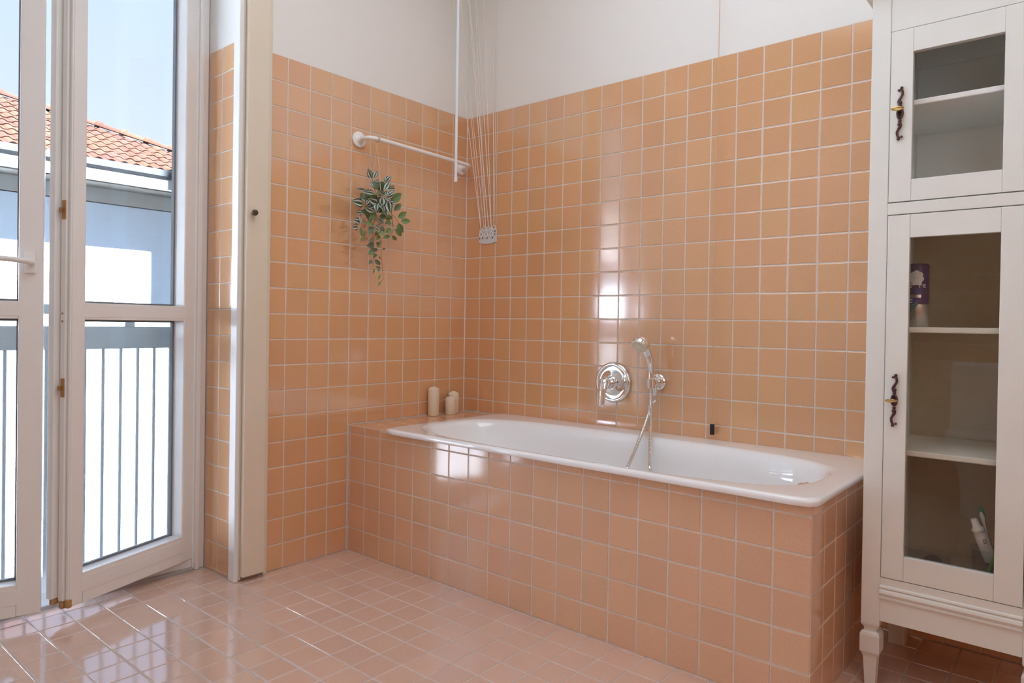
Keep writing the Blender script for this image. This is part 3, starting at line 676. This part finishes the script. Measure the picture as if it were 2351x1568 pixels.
LV = [('A', 668, 420, 568, 165, 105, 'S'), ('A', 712, 418, 795, 222, 95, 'S'), ('A', 845, 490, 720, 455, 60, 'S'), ('A', 950, 520, 995, 350, 45, 'S'), ('A', 1000, 500, 1140, 345, 95, 'S'),
      ('A', 950, 715, 1095, 490, 115, 'S'), ('A', 1050, 650, 1220, 655, 105, 'S'), ('A', 1040, 850, 1225, 715, 90, 'S'), ('A', 980, 800, 825, 690, 100, 'S'), ('A', 1040, 870, 1000, 700, 90, 'S'),
      ('A', 740, 785, 425, 720, 100, 'S'), ('A', 500, 690, 290, 665, 60, 'S'), ('A', 560, 830, 450, 770, 70, 'S'), ('A', 460, 1040, 165, 960, 160, 'S'), ('A', 780, 1000, 575, 890, 160, 'S'),
      ('A', 520, 1030, 600, 930, 80, 'S'), ('A', 910, 860, 870, 1100, 165, 'S'), ('A', 1060, 945, 1105, 1260, 165, 'S'), ('A', 510, 1110, 755, 1215, 125, 'S'), ('A', 430, 1240, 300, 1240, 100, 'S'),
      ('A', 960, 900, 1100, 960, 50, 'S'), ('A', 970, 1100, 1040, 1350, 60, 'S'), ('A', 375, 1470, 225, 1410, 130, 'S'), ('A', 370, 1330, 400, 1480, 60, 'S'), ('A', 800, 1370, 950, 1500, 90, 'S'),
      ('B', 280, 185, 160, 200, 105, 'S'), ('A', 700, 480, 840, 690, 170, 'U'), ('A', 830, 520, 920, 600, 120, 'G'), ('A', 900, 470, 900, 680, 130, 'G'), ('A', 1110, 960, 1380, 770, 170, 'G'),
      ('A', 1195, 1190, 1365, 1020, 115, 'G'), ('A', 1285, 1350, 1500, 1225, 135, 'G'), ('A', 1365, 1440, 1600, 1440, 115, 'G'), ('A', 690, 1400, 510, 1280, 130, 'U'), ('A', 960, 1270, 880, 1440, 110, 'U'),
      ('A', 1060, 1270, 1060, 1420, 150, 'G'), ('A', 1130, 1470, 970, 1500, 110, 'G'), ('A', 700, 1500, 490, 1500, 120, 'G'), ('A', 560, 1220, 390, 1180, 90, 'U'), ('A', 500, 800, 390, 900, 150, 'U'),
      ('B', 1150, 110, 1245, 320, 120, 'G'), ('B', 1070, 240, 1215, 390, 90, 'G'), ('B', 1000, 240, 865, 320, 100, 'G'), ('B', 965, 385, 815, 440, 75, 'G'), ('B', 1010, 370, 1110, 480, 65, 'G'),
      ('B', 800, 170, 840, 320, 85, 'U'), ('B', 740, 300, 865, 380, 80, 'G'), ('B', 610, 190, 540, 370, 100, 'U'), ('B', 680, 150, 760, 230, 80, 'S'), ('B', 740, 280, 640, 300, 60, 'S'),
      ('B', 720, 310, 665, 390, 60, 'G'), ('B', 735, 370, 680, 480, 70, 'G'), ('B', 345, 205, 380, 400, 55, 'G'), ('B', 390, 270, 430, 420, 40, 'G'), ('B', 400, 430, 330, 520, 45, 'G'),
      ('B', 640, 440, 520, 500, 80, 'U'), ('B', 640, 560, 470, 590, 110, 'U'), ('B', 710, 680, 550, 640, 65, 'U'), ('B', 690, 500, 715, 580, 60, 'U'), ('B', 785, 470, 745, 600, 35, 'G'),
      ('B', 800, 665, 870, 635, 35, 'G'), ('B', 640, 720, 510, 770, 100, 'G'), ('B', 680, 760, 620, 860, 55, 'G'), ('B', 600, 910, 515, 965, 70, 'U'), ('B', 650, 880, 770, 1000, 75, 'U'),
      ('B', 660, 1030, 775, 1070, 60, 'U'), ('B', 640, 1070, 615, 1185, 35, 'U'), ('B', 740, 1060, 720, 1145, 40, 'G'), ('B', 770, 1190, 715, 1315, 40, 'G'), ('B', 770, 1360, 720, 1450, 40, 'G'),
      ('B', 745, 600, 690, 620, 50, 'G'), ('B', 760, 860, 730, 800, 30, 'G'),
      ('A', 620, 760, 700, 930, 120, 'U'), ('A', 900, 1180, 1000, 1290, 120, 'G'), ('A', 640, 1180, 560, 1060, 130, 'G'), ('A', 820, 900, 960, 1010, 120, 'G'), ('A', 700, 620, 610, 500, 60, 'S')]
rf = random.Random(11)
for q in range(26):                                            # fuller heart of the plant
    a, d_ = rf.uniform(0, 2*math.pi), rf.uniform(40, 300); bx, by = 810+d_*math.cos(a)*.8, 930+d_*math.sin(a)*1.1; t = a+rf.uniform(-.8, .8); l = rf.uniform(150, 230)
    LV.append(('A', bx, by, bx+l*math.cos(t), by+l*math.sin(t)+30, rf.uniform(85, 130), 'SGUG'[q % 4]))
rl_ = random.Random(3)
def put_leaf(base, tip, wid, m, bow):
    ax = tip-base; ln = ax.length; ax = ax/ln
    view = (CAM_P-(base+tip)/2).normalized()
    sd = ax.cross(view).normalized(); nn = sd.cross(ax)
    ra = rl_.uniform(-.45, .45); sd, nn = sd*math.cos(ra)+nn*math.sin(ra), nn*math.cos(ra)-sd*math.sin(ra)
    rows = [(0, .03), (.10, .42), (.25, .85), (.42, 1.0), (.60, .90), (.78, .58), (.90, .28), (1, .01)]
    vs, fs, uv = [], [], []
    for t, wv in rows:
        cpos = base+ax*(ln*t)+nn*(bow*4*t*(1-t))
        for s_ in (-1, -.5, 0, .5, 1):
            vs.append(cpos+sd*(s_*wv*wid/2)+nn*(abs(s_)*wv*wid*.16)); uv.append(((s_+1)/2, t))
    k = 5
    for i in range(len(rows)-1):
        for j in range(4): fs.append((i*k+j, i*k+j+1, (i+1)*k+j+1, (i+1)*k+j))
    o = MB().add(vs, fs, 0, True).build('leaf', m, pt)
    ul = o.data.uv_layers.new(name='UVMap')
    for lp in o.data.loops: ul.data[lp.index].uv = uv[lp.vertex_index]
    return o
for i, (cr_, bx_, by_, tx_, ty_, w_, ty) in enumerate(LV):
    f = A_ if cr_ == 'A' else B_; sc_ = 10.453 if cr_ == 'A' else 9.2235
    pb_, pt_ = f((bx_, by_)), f((tx_, ty_))
    cx = (pb_[0]+pt_[0])/2-868; cy = (pb_[1]+pt_[1])/2-455
    near = max(0, 1-(cx*cx+cy*cy)/4000)
    front = -.05*near if ty == 'S' else (-.02*near)
    if (i in (11, 39, 38, 33, 27)): front = .035
    yb = PY+front+rl_.uniform(-.008, .008); yt = yb-rl_.uniform(-.014, .022)
    base = on(pb_[0], pb_[1], 1, min(yb, -.018)); tip = on(pt_[0], pt_[1], 1, min(yt, -.014))
    put_leaf(base, tip, w_/sc_/549*1.32, M[{'S': 'leafstripe', 'G': 'leafgreen', 'U': 'leafpale'}[ty]], rl_.uniform(.001, .006))
def vine(pts, crop, r=.0011):
    f = A_ if crop == 'A' else B_
    return MB().tube(spline([on(*f(q), 1, PY-.004) for q in pts], 5), r, 6).build('stem', M['stem'], pt)
vine([(750, 1000), (760, 1200), (740, 1400), (700, 1560)], 'A'); vine([(640, 10), (612, 280), (600, 450), (640, 700), (612, 900), (640, 1080)], 'B', .0009)
vine([(700, 150), (735, 400), (785, 650), (800, 950), (822, 1200), (825, 1290), (770, 1365)], 'B', .0009)
vine([(1050, 950), (1130, 1170), (1150, 1400), (1165, 1560)], 'A'); vine([(1015, 0), (1042, 220), (1010, 330), (962, 388)], 'B', .0009)
vine([(1000, 1100), (1130, 1260), (1230, 1360), (1310, 1470)], 'A'); vine([(520, 1000), (490, 1150), (400, 1300), (390, 1450)], 'A')
vine([(390, 40), (360, 180), (385, 330), (395, 440)], 'B', .0008); vine([(790, 820), (690, 560), (670, 420)], 'A'); vine([(800, 850), (930, 700), (960, 500)], 'A')
vine([(800, 850), (600, 720), (480, 690)], 'A'); vine([(860, 860), (1000, 860), (1110, 960)], 'A')

# ------------------------------------------------------------------ candles
for px, py, r, h, lab in ((995, 949.5, .0268, .128, 'tallest ivory pillar candle, left of the three on the tub deck'), (1034, 951, .0268, .078, 'shortest ivory pillar candle, in front of the middle sized one'),
                          (1041, 943, .0258, .098, 'middle sized ivory candle with bulging shoulder, nearest the room corner')):
    c = on(px, py, 2, DECK)
    if c.y > -r-.008: c = on(px, py, 1, -r-.008); c.z = DECK+.0004
    t = thing('pillar_candle', lab, 'candle', tuple(c), 'candles on the tub deck')
    MB().lathe([(r*.95, .0006), (r, .003), (r, h-.004), (r*.94, h), (r*.6, h+.006), (r*.2, h+.0095), (.002, h+.010)], c, n=32).build('wax', M['wax'], t)
    if 'bulging' in lab:
        q = c+V((-r*.72, .006, h-.006)); MB().ball(q, (.011, .011, .009), 12).build('wax_drip', M['wax'], t)
    q = c+V((0, 0, h+.009)); MB().tube([q, q+V((.001, .0005, .004)), q+V((.004 if h < .12 else -.006, -.002, .005))], .0009, 6).build('wick', M['wick'], t)

# ------------------------------------------------------------------ glazed cabinet
cb = thing('display_cabinet', 'tall narrow cream painted cabinet with two glazed doors beside the bathtub', 'cabinet', ((CABX0+CABX1)/2, (CABY0+CABY1)/2, 0))
yA, yB = CABY0, CABY1                                        # left edge, right edge
PW = .0465; TOP = 1.91
def cbx(name, a, b_, m='cabinet', bev=.0015, par=None): return MB().box(a, b_, 0, bev).build(name, M[m], par or cb)
for s_, y0 in ((-1, yA), (1, yB+PW)):
    cbx('post', (CABX0, y0, .171), (CABX0+PW, y0-PW, TOP), bev=.002)
    cbx('post', (CABX1-.047, y0, .0), (CABX1, y0-PW, TOP), bev=.004)
    cx, cy = CABX0+PW/2, y0-PW/2
    rt2 = math.sqrt(2)
    MB().lathe([(q*rt2, z) for q, z in ((.0125, .0), (.0130, .002), (.0165, .072), (.0170, .080), (.0185, .083), (.0190, .086), (.0240, .094), (.0245, .100), (.0245, .140), (.0225, .147), (.0150, .153), (.0165, .161), (.0225, .169), (.0228, .1715))], (cx, cy, 0), n=4, smooth=False, rot=math.pi/4).build('leg', M['cabinet'], cb)
yi, yo = yA-PW, yB+PW                                        # opening between the posts
cbx('top_rail', (CABX0+.002, yi, 1.771), (CABX0+.024, yo, TOP))
cbx('middle_rail', (CABX0+.0005, yi, 1.281), (CABX0+.024, yo, 1.312))
cbx('bottom_rail', (CABX0+.0008, yi, .187), (CABX0+.024, yo, .3055))
MB().prism([(CABX0+.001, yi, .286), (CABX0-.004, yi, .284), (CABX0-.005, yi, .280), (CABX0-.001, yi, .277), (CABX0-.006, yi, .273), (CABX0-.008, yi, .266), (CABX0-.005, yi, .260), (CABX0-.002, yi, .258), (CABX0-.0045, yi, .255), (CABX0-.004, yi, .250), (CABX0+.001, yi, .248)], (0, yo-yi, 0)).build('moulding', M['cabinet'], cb)
MB().box((CABX0-.022, yA+.020, 1.894), (CABX1, yB-.026, 1.902), 0, .002).box((CABX0-.038, yA+.034, 1.902), (CABX1, yB-.034, 1.945), 0, .004).box((CABX0-.048, yA+.044, 1.945), (CABX1, yB-.044, 1.965), 0, .004).build('cornice', M['cabinet'], cb)
for y0 in (yA-.006, yB+.016): cbx('side_panel', (CABX0+PW, y0, .187), (CABX1-.047, y0-.010, TOP), 'inside', bev=.0005)
cbx('back_panel', (CABX1-.012, yi, 1.29), (CABX1-.004, yo, 1.89), 'inside', bev=0)
cbx('back_panel', (CABX1-.012, yi, .300), (CABX1-.004, yo, 1.29), 'hardboard', bev=0)
cbx('back_rail', (CABX1-.050, yi, 1.775), (CABX1-.014, yo, 1.865), 'inside', bev=.001)
cbx('floor_board', (CABX0+.026, yA-.017, .296), (CABX1-.012, yB+.017, .310), 'hardboard', bev=.001)
cbx('shelf', (CABX0+.026, yA-.017, 1.287), (CABX1-.013, yB+.017, 1.302), 'inside')
for z in (1.580, .974, .644):
    cbx('shelf', (CABX0+.030, yA-.017, z-.0075), (CABX1-.013, yB+.017, z+.0075), 'inside', bev=.003)
    for y0 in (yA-.0165, yB+.0325): cbx('shelf_batten', (CABX0+.10, y0, z-.026), (CABX1-.06, y0-.016, z-.008), bev=.001)
def cdoor(z0, z1, gz0, gz1, kz, tilt, pm):
    ya, yb = yi-.0015, yo+.0015; x0, x1 = CABX0-.0005, CABX0+.019
    d = thing('door', None, None, (0, 0, 0)); d.parent = cb; d.location = -org(cb); ORG[d.name] = V((0, 0, 0))
    gy0, gy1 = -2.066, -2.265
    def p(name, a, b_, m='cabinet', bev=.001): return MB().box(a, b_, 0, bev).build(name, M[m], d)
    p('stile', (x0, ya, z0), (x1, gy0, z1)); p('stile', (x0, gy1, z0), (x1, yb, z1))
    p('door_rail', (x0+.0006, gy0-.0003, gz1), (x1, gy1+.0003, z1)); p('door_rail', (x0+.0006, gy0-.0003, z0), (x1, gy1+.0003, gz0))
    MB().box((x0+.012, gy0, gz0), (x0+.0145, gy1, gz1)).build('glass_pane', M[pm], d)
    # scrolled key plate
    xk = x0-.0035; yk = -2.0375
    P = lambda dy, dz: V((xk, yk-dy, kz+dz))
    e = MB()
    e.tube(spline([P(.0000, .022), P(-.0035, .030), P(.0005, .040), P(.0055, .050), P(.0040, .060), P(.0010, .065)], 5), [.0036]*10+[.0031]*16, 10)
    e.tube(spline([P(-.0005, -.024), P(.0020, -.032), P(-.0030, -.042), P(-.0062, -.050), P(-.0045, -.060), P(-.0012, -.066)], 5), [.0036]*10+[.0031]*16, 10)
    for q in ((.0030, .0665, .0042), (-.0035, .061, .0034), (-.0030, -.0675, .0042), (.0045, -.0625, .0034), (.0004, .0275, .0052), (-.0006, -.0290, .0052), (.0002, .0195, .0046), (.0000, -.0205, .0046)): e.ball(P(q[0], q[1])+V((0, 0, 0)), q[2], 10)
    e.tube([P(.0062*math.cos(a), .0035*0+.0135*math.sin(a)) for a in [2*math.pi*i/20 for i in range(20)]], .0030, 8, closed=True)
    e.build('key_plate', M['iron'], d)['label'] = 'dark scrolled metal key plate'
    MB().box((xk+.0025, yk-.0055, kz-.012), (xk+.0034, yk+.0055, kz+.012)).build('keyhole', M['dark'], d)
    ky = MB(); k0 = V((xk+.002, yk, kz+.004)); dz = tilt
    dirk = V((-1, 0, dz)).normalized()
    ky.tube([k0, k0+dirk*.022], .0022, 10)
    s2 = V((0, 1, 0)); cc_ = k0+dirk*.034
    ky.tube([cc_+dirk*math.cos(a)*.0105+s2*math.sin(a)*.0135 for a in [2*math.pi*i/24 for i in range(24)]], .0024, 8, closed=True)
    ky.lathe([(.0032, -.002), (.0032, .002)], k0+dirk*.020, dirk, 10)
    ky.build('key', M['brass'] if kz > 1 else M['bronze'], d)['label'] = 'brass key in the lock'
    return d
cdoor(1.3145, 1.769, 1.371, 1.707, 1.548, .02, 'clearpane')
cdoor(.3075, 1.2785, .372, 1.2175, .786, -.10, 'cabpane')

# things inside the cabinet
def flat_text(txt, size, m, parent, name='lettering'):
    cu = bpy.data.curves.new(name, 'FONT'); cu.body = txt; cu.size = size; cu.align_x = 'CENTER'; cu.resolution_u = 2
    o = bpy.data.objects.new(name, cu); COL.objects.link(o); bpy.context.view_layer.update()
    me = bpy.data.meshes.new_from_object(o.evaluated_get(bpy.context.evaluated_depsgraph_get()))
    COL.objects.unlink(o); bpy.data.objects.remove(o)
    me.materials.clear(); me.materials.append(m)
    t = bpy.data.objects.new(name, me); COL.objects.link(t); t.parent = parent; return t
def bent_text(txt, size, cx, cz, R, a0, m, parent, zrot=0, name='lettering'):
    t = flat_text(txt, size, m, parent, name); me = t.data
    for q in me.vertices:
        x, y = q.co.x, q.co.y
        a = a0+x/R; q.co = V((cx[0]-R*math.cos(a), cx[1]-R*math.sin(a), cz+y))-org(parent)
    return t
sz0 = .9818; sxy = V((-.335, -2.069, sz0))
sp_ = thing('spray_can', 'violet and silver spray can standing on the cabinet shelf behind glass', 'spray can', tuple(sxy))
r = .0265
MB().lathe([(r-.002, .0003), (r, .002), (r, .062)], sxy, n=36).build('can_body', M['silver'], sp_)
MB().lathe([(r+.0002, .062), (r+.0002, .122)], sxy, n=36, cap0=False, cap1=False).build('label_band', M['purple'], sp_)
MB().lathe([(r+.0004, .122), (r+.0004, .168), (r-.003, .173), (.004, .1745)], sxy, n=36).build('cap', M['purple'], sp_)
def patch(poly, m, name='print', R=r+.0006, base=sxy):
    vs = [V((base.x-R*math.cos(a), base.y-R*math.sin(a), base.z+z)) for a, z in poly]
    k = len(vs); ca, cz = sum(q[0] for q in poly)/k, sum(q[1] for q in poly)/k
    vs.append(V((base.x-R*math.cos(ca), base.y-R*math.sin(ca), base.z+cz)))
    o = MB().add(vs, [(i, (i+1) % k, k) for i in range(k)], 0, True).build(name, m, sp_); return o
def strip(a0, a1, z0, z1, m, R=r+.0006, slant=0.):
    n_ = 6; vs = []
    for i in range(n_+1):
        a = a0+(a1-a0)*i/n_; vs += [V((sxy.x-R*math.cos(a), sxy.y-R*math.sin(a), sxy.z+z0+slant*i/n_)), V((sxy.x-R*math.cos(a), sxy.y-R*math.sin(a), sxy.z+z1+slant*i/n_))]
    MB().add(vs, [(2*i, 2*i+2, 2*i+3, 2*i+1) for i in range(n_)], 0, True).build('print', m, sp_)
for a, z, rr in ((.0, .133, .0125), (-.30, .143, .0078), (.02, .147, .0076), (.32, .142, .0078), (-.42, .131, .0075), (.42, .131, .0075), (-.2, .122, .0085), (.2, .122, .0085)):
    patch([(a+rr/r*math.cos(t)*1.0, z+rr*math.sin(t)) for t in [2*math.pi*i/12 for i in range(12)]], M['paper'], R=r+.0009)
bent_text('le', .022, (sxy.x, sxy.y), sxy.z+.107, r+.0010, -.62, M['paper'], sp_); bent_text('re', .022, (sxy.x, sxy.y), sxy.z+.107, r+.0010, .58, M['paper'], sp_)
strip(-.05, .28, .075, .105, M['blue']); strip(-1.0, .45, .080, .088, M['silver'], r+.0008); strip(-1.0, .10, .062, .078, M['blue'], r+.0008); strip(-1.0, -.35, .046, .062, M['greenprint'], r+.0008)
strip(-.62, .16, .038, .052, M['tealprint'], r+.0009, .022)
for z in (.073, .066): strip(-1.0, -.30, z, z+.004, M['paper'], r+.0010)
jb = V((-.345, -2.243, .3105))
jr = thing('tumbler', 'clear glass tumbler of brushing things on the cabinet floor', 'tumbler', tuple(jb))
MB().lathe([(.030, .0), (.0335, .003), (.0375, .095), (.0385, .101), (.0365, .102), (.0355, .095), (.0315, .007), (.004, .006)], jb, n=32, cap0=True, cap1=True).build('glass_wall', M['jar'], jr)
c0 = jb+V((0, 0, .008))
def along(p0, p1, name, prof, m, parent, n=16, flat=None):
    p0, p1 = V(p0), V(p1); d = (p1-p0); l = d.length
    return MB().tube([p0+d*t for t, q in prof], [q for t, q in prof], n, flat=flat).build(name, m, parent)
t0, t1 = V((-.335, -2.262, .345)), on(2235, 1191, 0, -.355)
tp = thing('toothpaste_tube', 'white toothpaste tube standing cap up in the tumbler', 'toothpaste', tuple(t0))
along(t0, t1, 'tube_body', [(0, .012), (.22, .0145), (.60, .0150), (.76, .0130), (.79, .008)], M['whiteplastic'], tp, flat=.75)
along(t0, t0+(t1-t0)*.24, 'print_band', [(0, .0124), (1, .0149)], M['ink'], tp, flat=.76)
along(t0, t1, 'cap', [(.79, .0145), (.82, .0150), (.845, .0125), (.86, .0098), (.99, .0080), (1.0, .0070)], M['whiteplastic'], tp)
d_ = (t1-t0); 
lt = flat_text('ta', .017, M['ink'], tp)
pz = t0+d_*.62; vd = (CAM_P-pz).normalized(); ydir = d_.normalized().cross(vd).normalized(); xdir = -d_.normalized(); zz = xdir.cross(ydir)
mm = Matrix((xdir, ydir, zz)).transposed().to_4x4(); mm.translation = pz+zz*.0165-org(tp); lt.matrix_basis = mm
b0, b1 = V((-.325, -2.268, .33)), on(2250, 1163, 0, -.33)
tbx = thing('toothbrush', 'teal and white toothbrush leaning in the tumbler behind the toothpaste', 'toothbrush', tuple(b0))
along(b0, b1, 'handle', [(0, .0045), (.35, .0040), (.72, .0032), (.80, .0048), (.90, .0066), (.97, .0050), (1, .002)], M['teal'], tbx, flat=.8)
vv = (CAM_P-b1).normalized()*.0038+V((0, .0012, 0))
along(b0+vv, b0+(b1-b0)*.93+vv, 'grip', [(0, .003), (.45, .0028), (.74, .0026), (.84, .0038), (.92, .0052), (.98, .0036), (1, .001)], M['whiteplastic'], tbx, flat=.7)
g0, g1_ = V((-.372, -2.236, .3185)), on(2290, 1262, 0, -.352)
gb = thing('toothbrush', 'bright green toothbrush handle slanting inside the tumbler', 'toothbrush', tuple(g0))
along(g0, g1_, 'handle', [(0, .0042), (.8, .0042), (.82, .0034), (1, .0034)], M['green'], gb)
dk = thing('soap_box', 'pale translucent box holding a dark round lid at the cabinet floor', 'box', (-.30, -2.085, .3105))
MB().box((-.36, -2.045, .3105), (-.27, -2.150, .314), 0, .001).box((-.36, -2.045, .314), (-.358, -2.15, .345)).box((-.272, -2.045, .314), (-.27, -2.15, .352)).box((-.36, -2.150, .314), (-.27, -2.148, .352)).build('tray', M['jar'], dk)
MB().lathe([(.022, -.006), (.024, -.004), (.024, .004), (.020, .006)], (-.335, -2.118, .3385), (-1, -.1, .25), 28).build('dark_lid', M['black'], dk)

# toilet by the left wall: outside the frame, it mirrors in the lower cabinet door
tl = thing('toilet', 'white toilet with closed lid mirrored in the lower cabinet door glass', 'toilet', (-2.78, -2.0, 0))
MB().rings([[V((-2.78+a*math.cos(t)*(1.25 if math.cos(t) > 0 else 1), -2.0+b_*math.sin(t), z)) for t in [2*math.pi*i/32 for i in range(32)]] for a, b_, z in ((.13, .11, 0), (.13, .11, .12), (.15, .13, .24), (.19, .175, .36), (.20, .18, .395))]).build('bowl', M['porcelain'], tl)
MB().rings([[V((-2.78+a*math.cos(t)*(1.25 if math.cos(t) > 0 else 1), -2.0+b_*math.sin(t), z)) for t in [2*math.pi*i/32 for i in range(32)]] for a, b_, z in ((.195, .178, .3955), (.205, .188, .402), (.205, .188, .412), (.20, .182, .416), (.202, .186, .419), (.202, .186, .430), (.18, .165, .438), (.03, .03, .441))]).build('lid', M['porcelain'], tl)
MB().box((-3.045, -2.19, .38), (-2.93, -1.81, .80), 0, .02).build('cistern', M['porcelain'], tl)
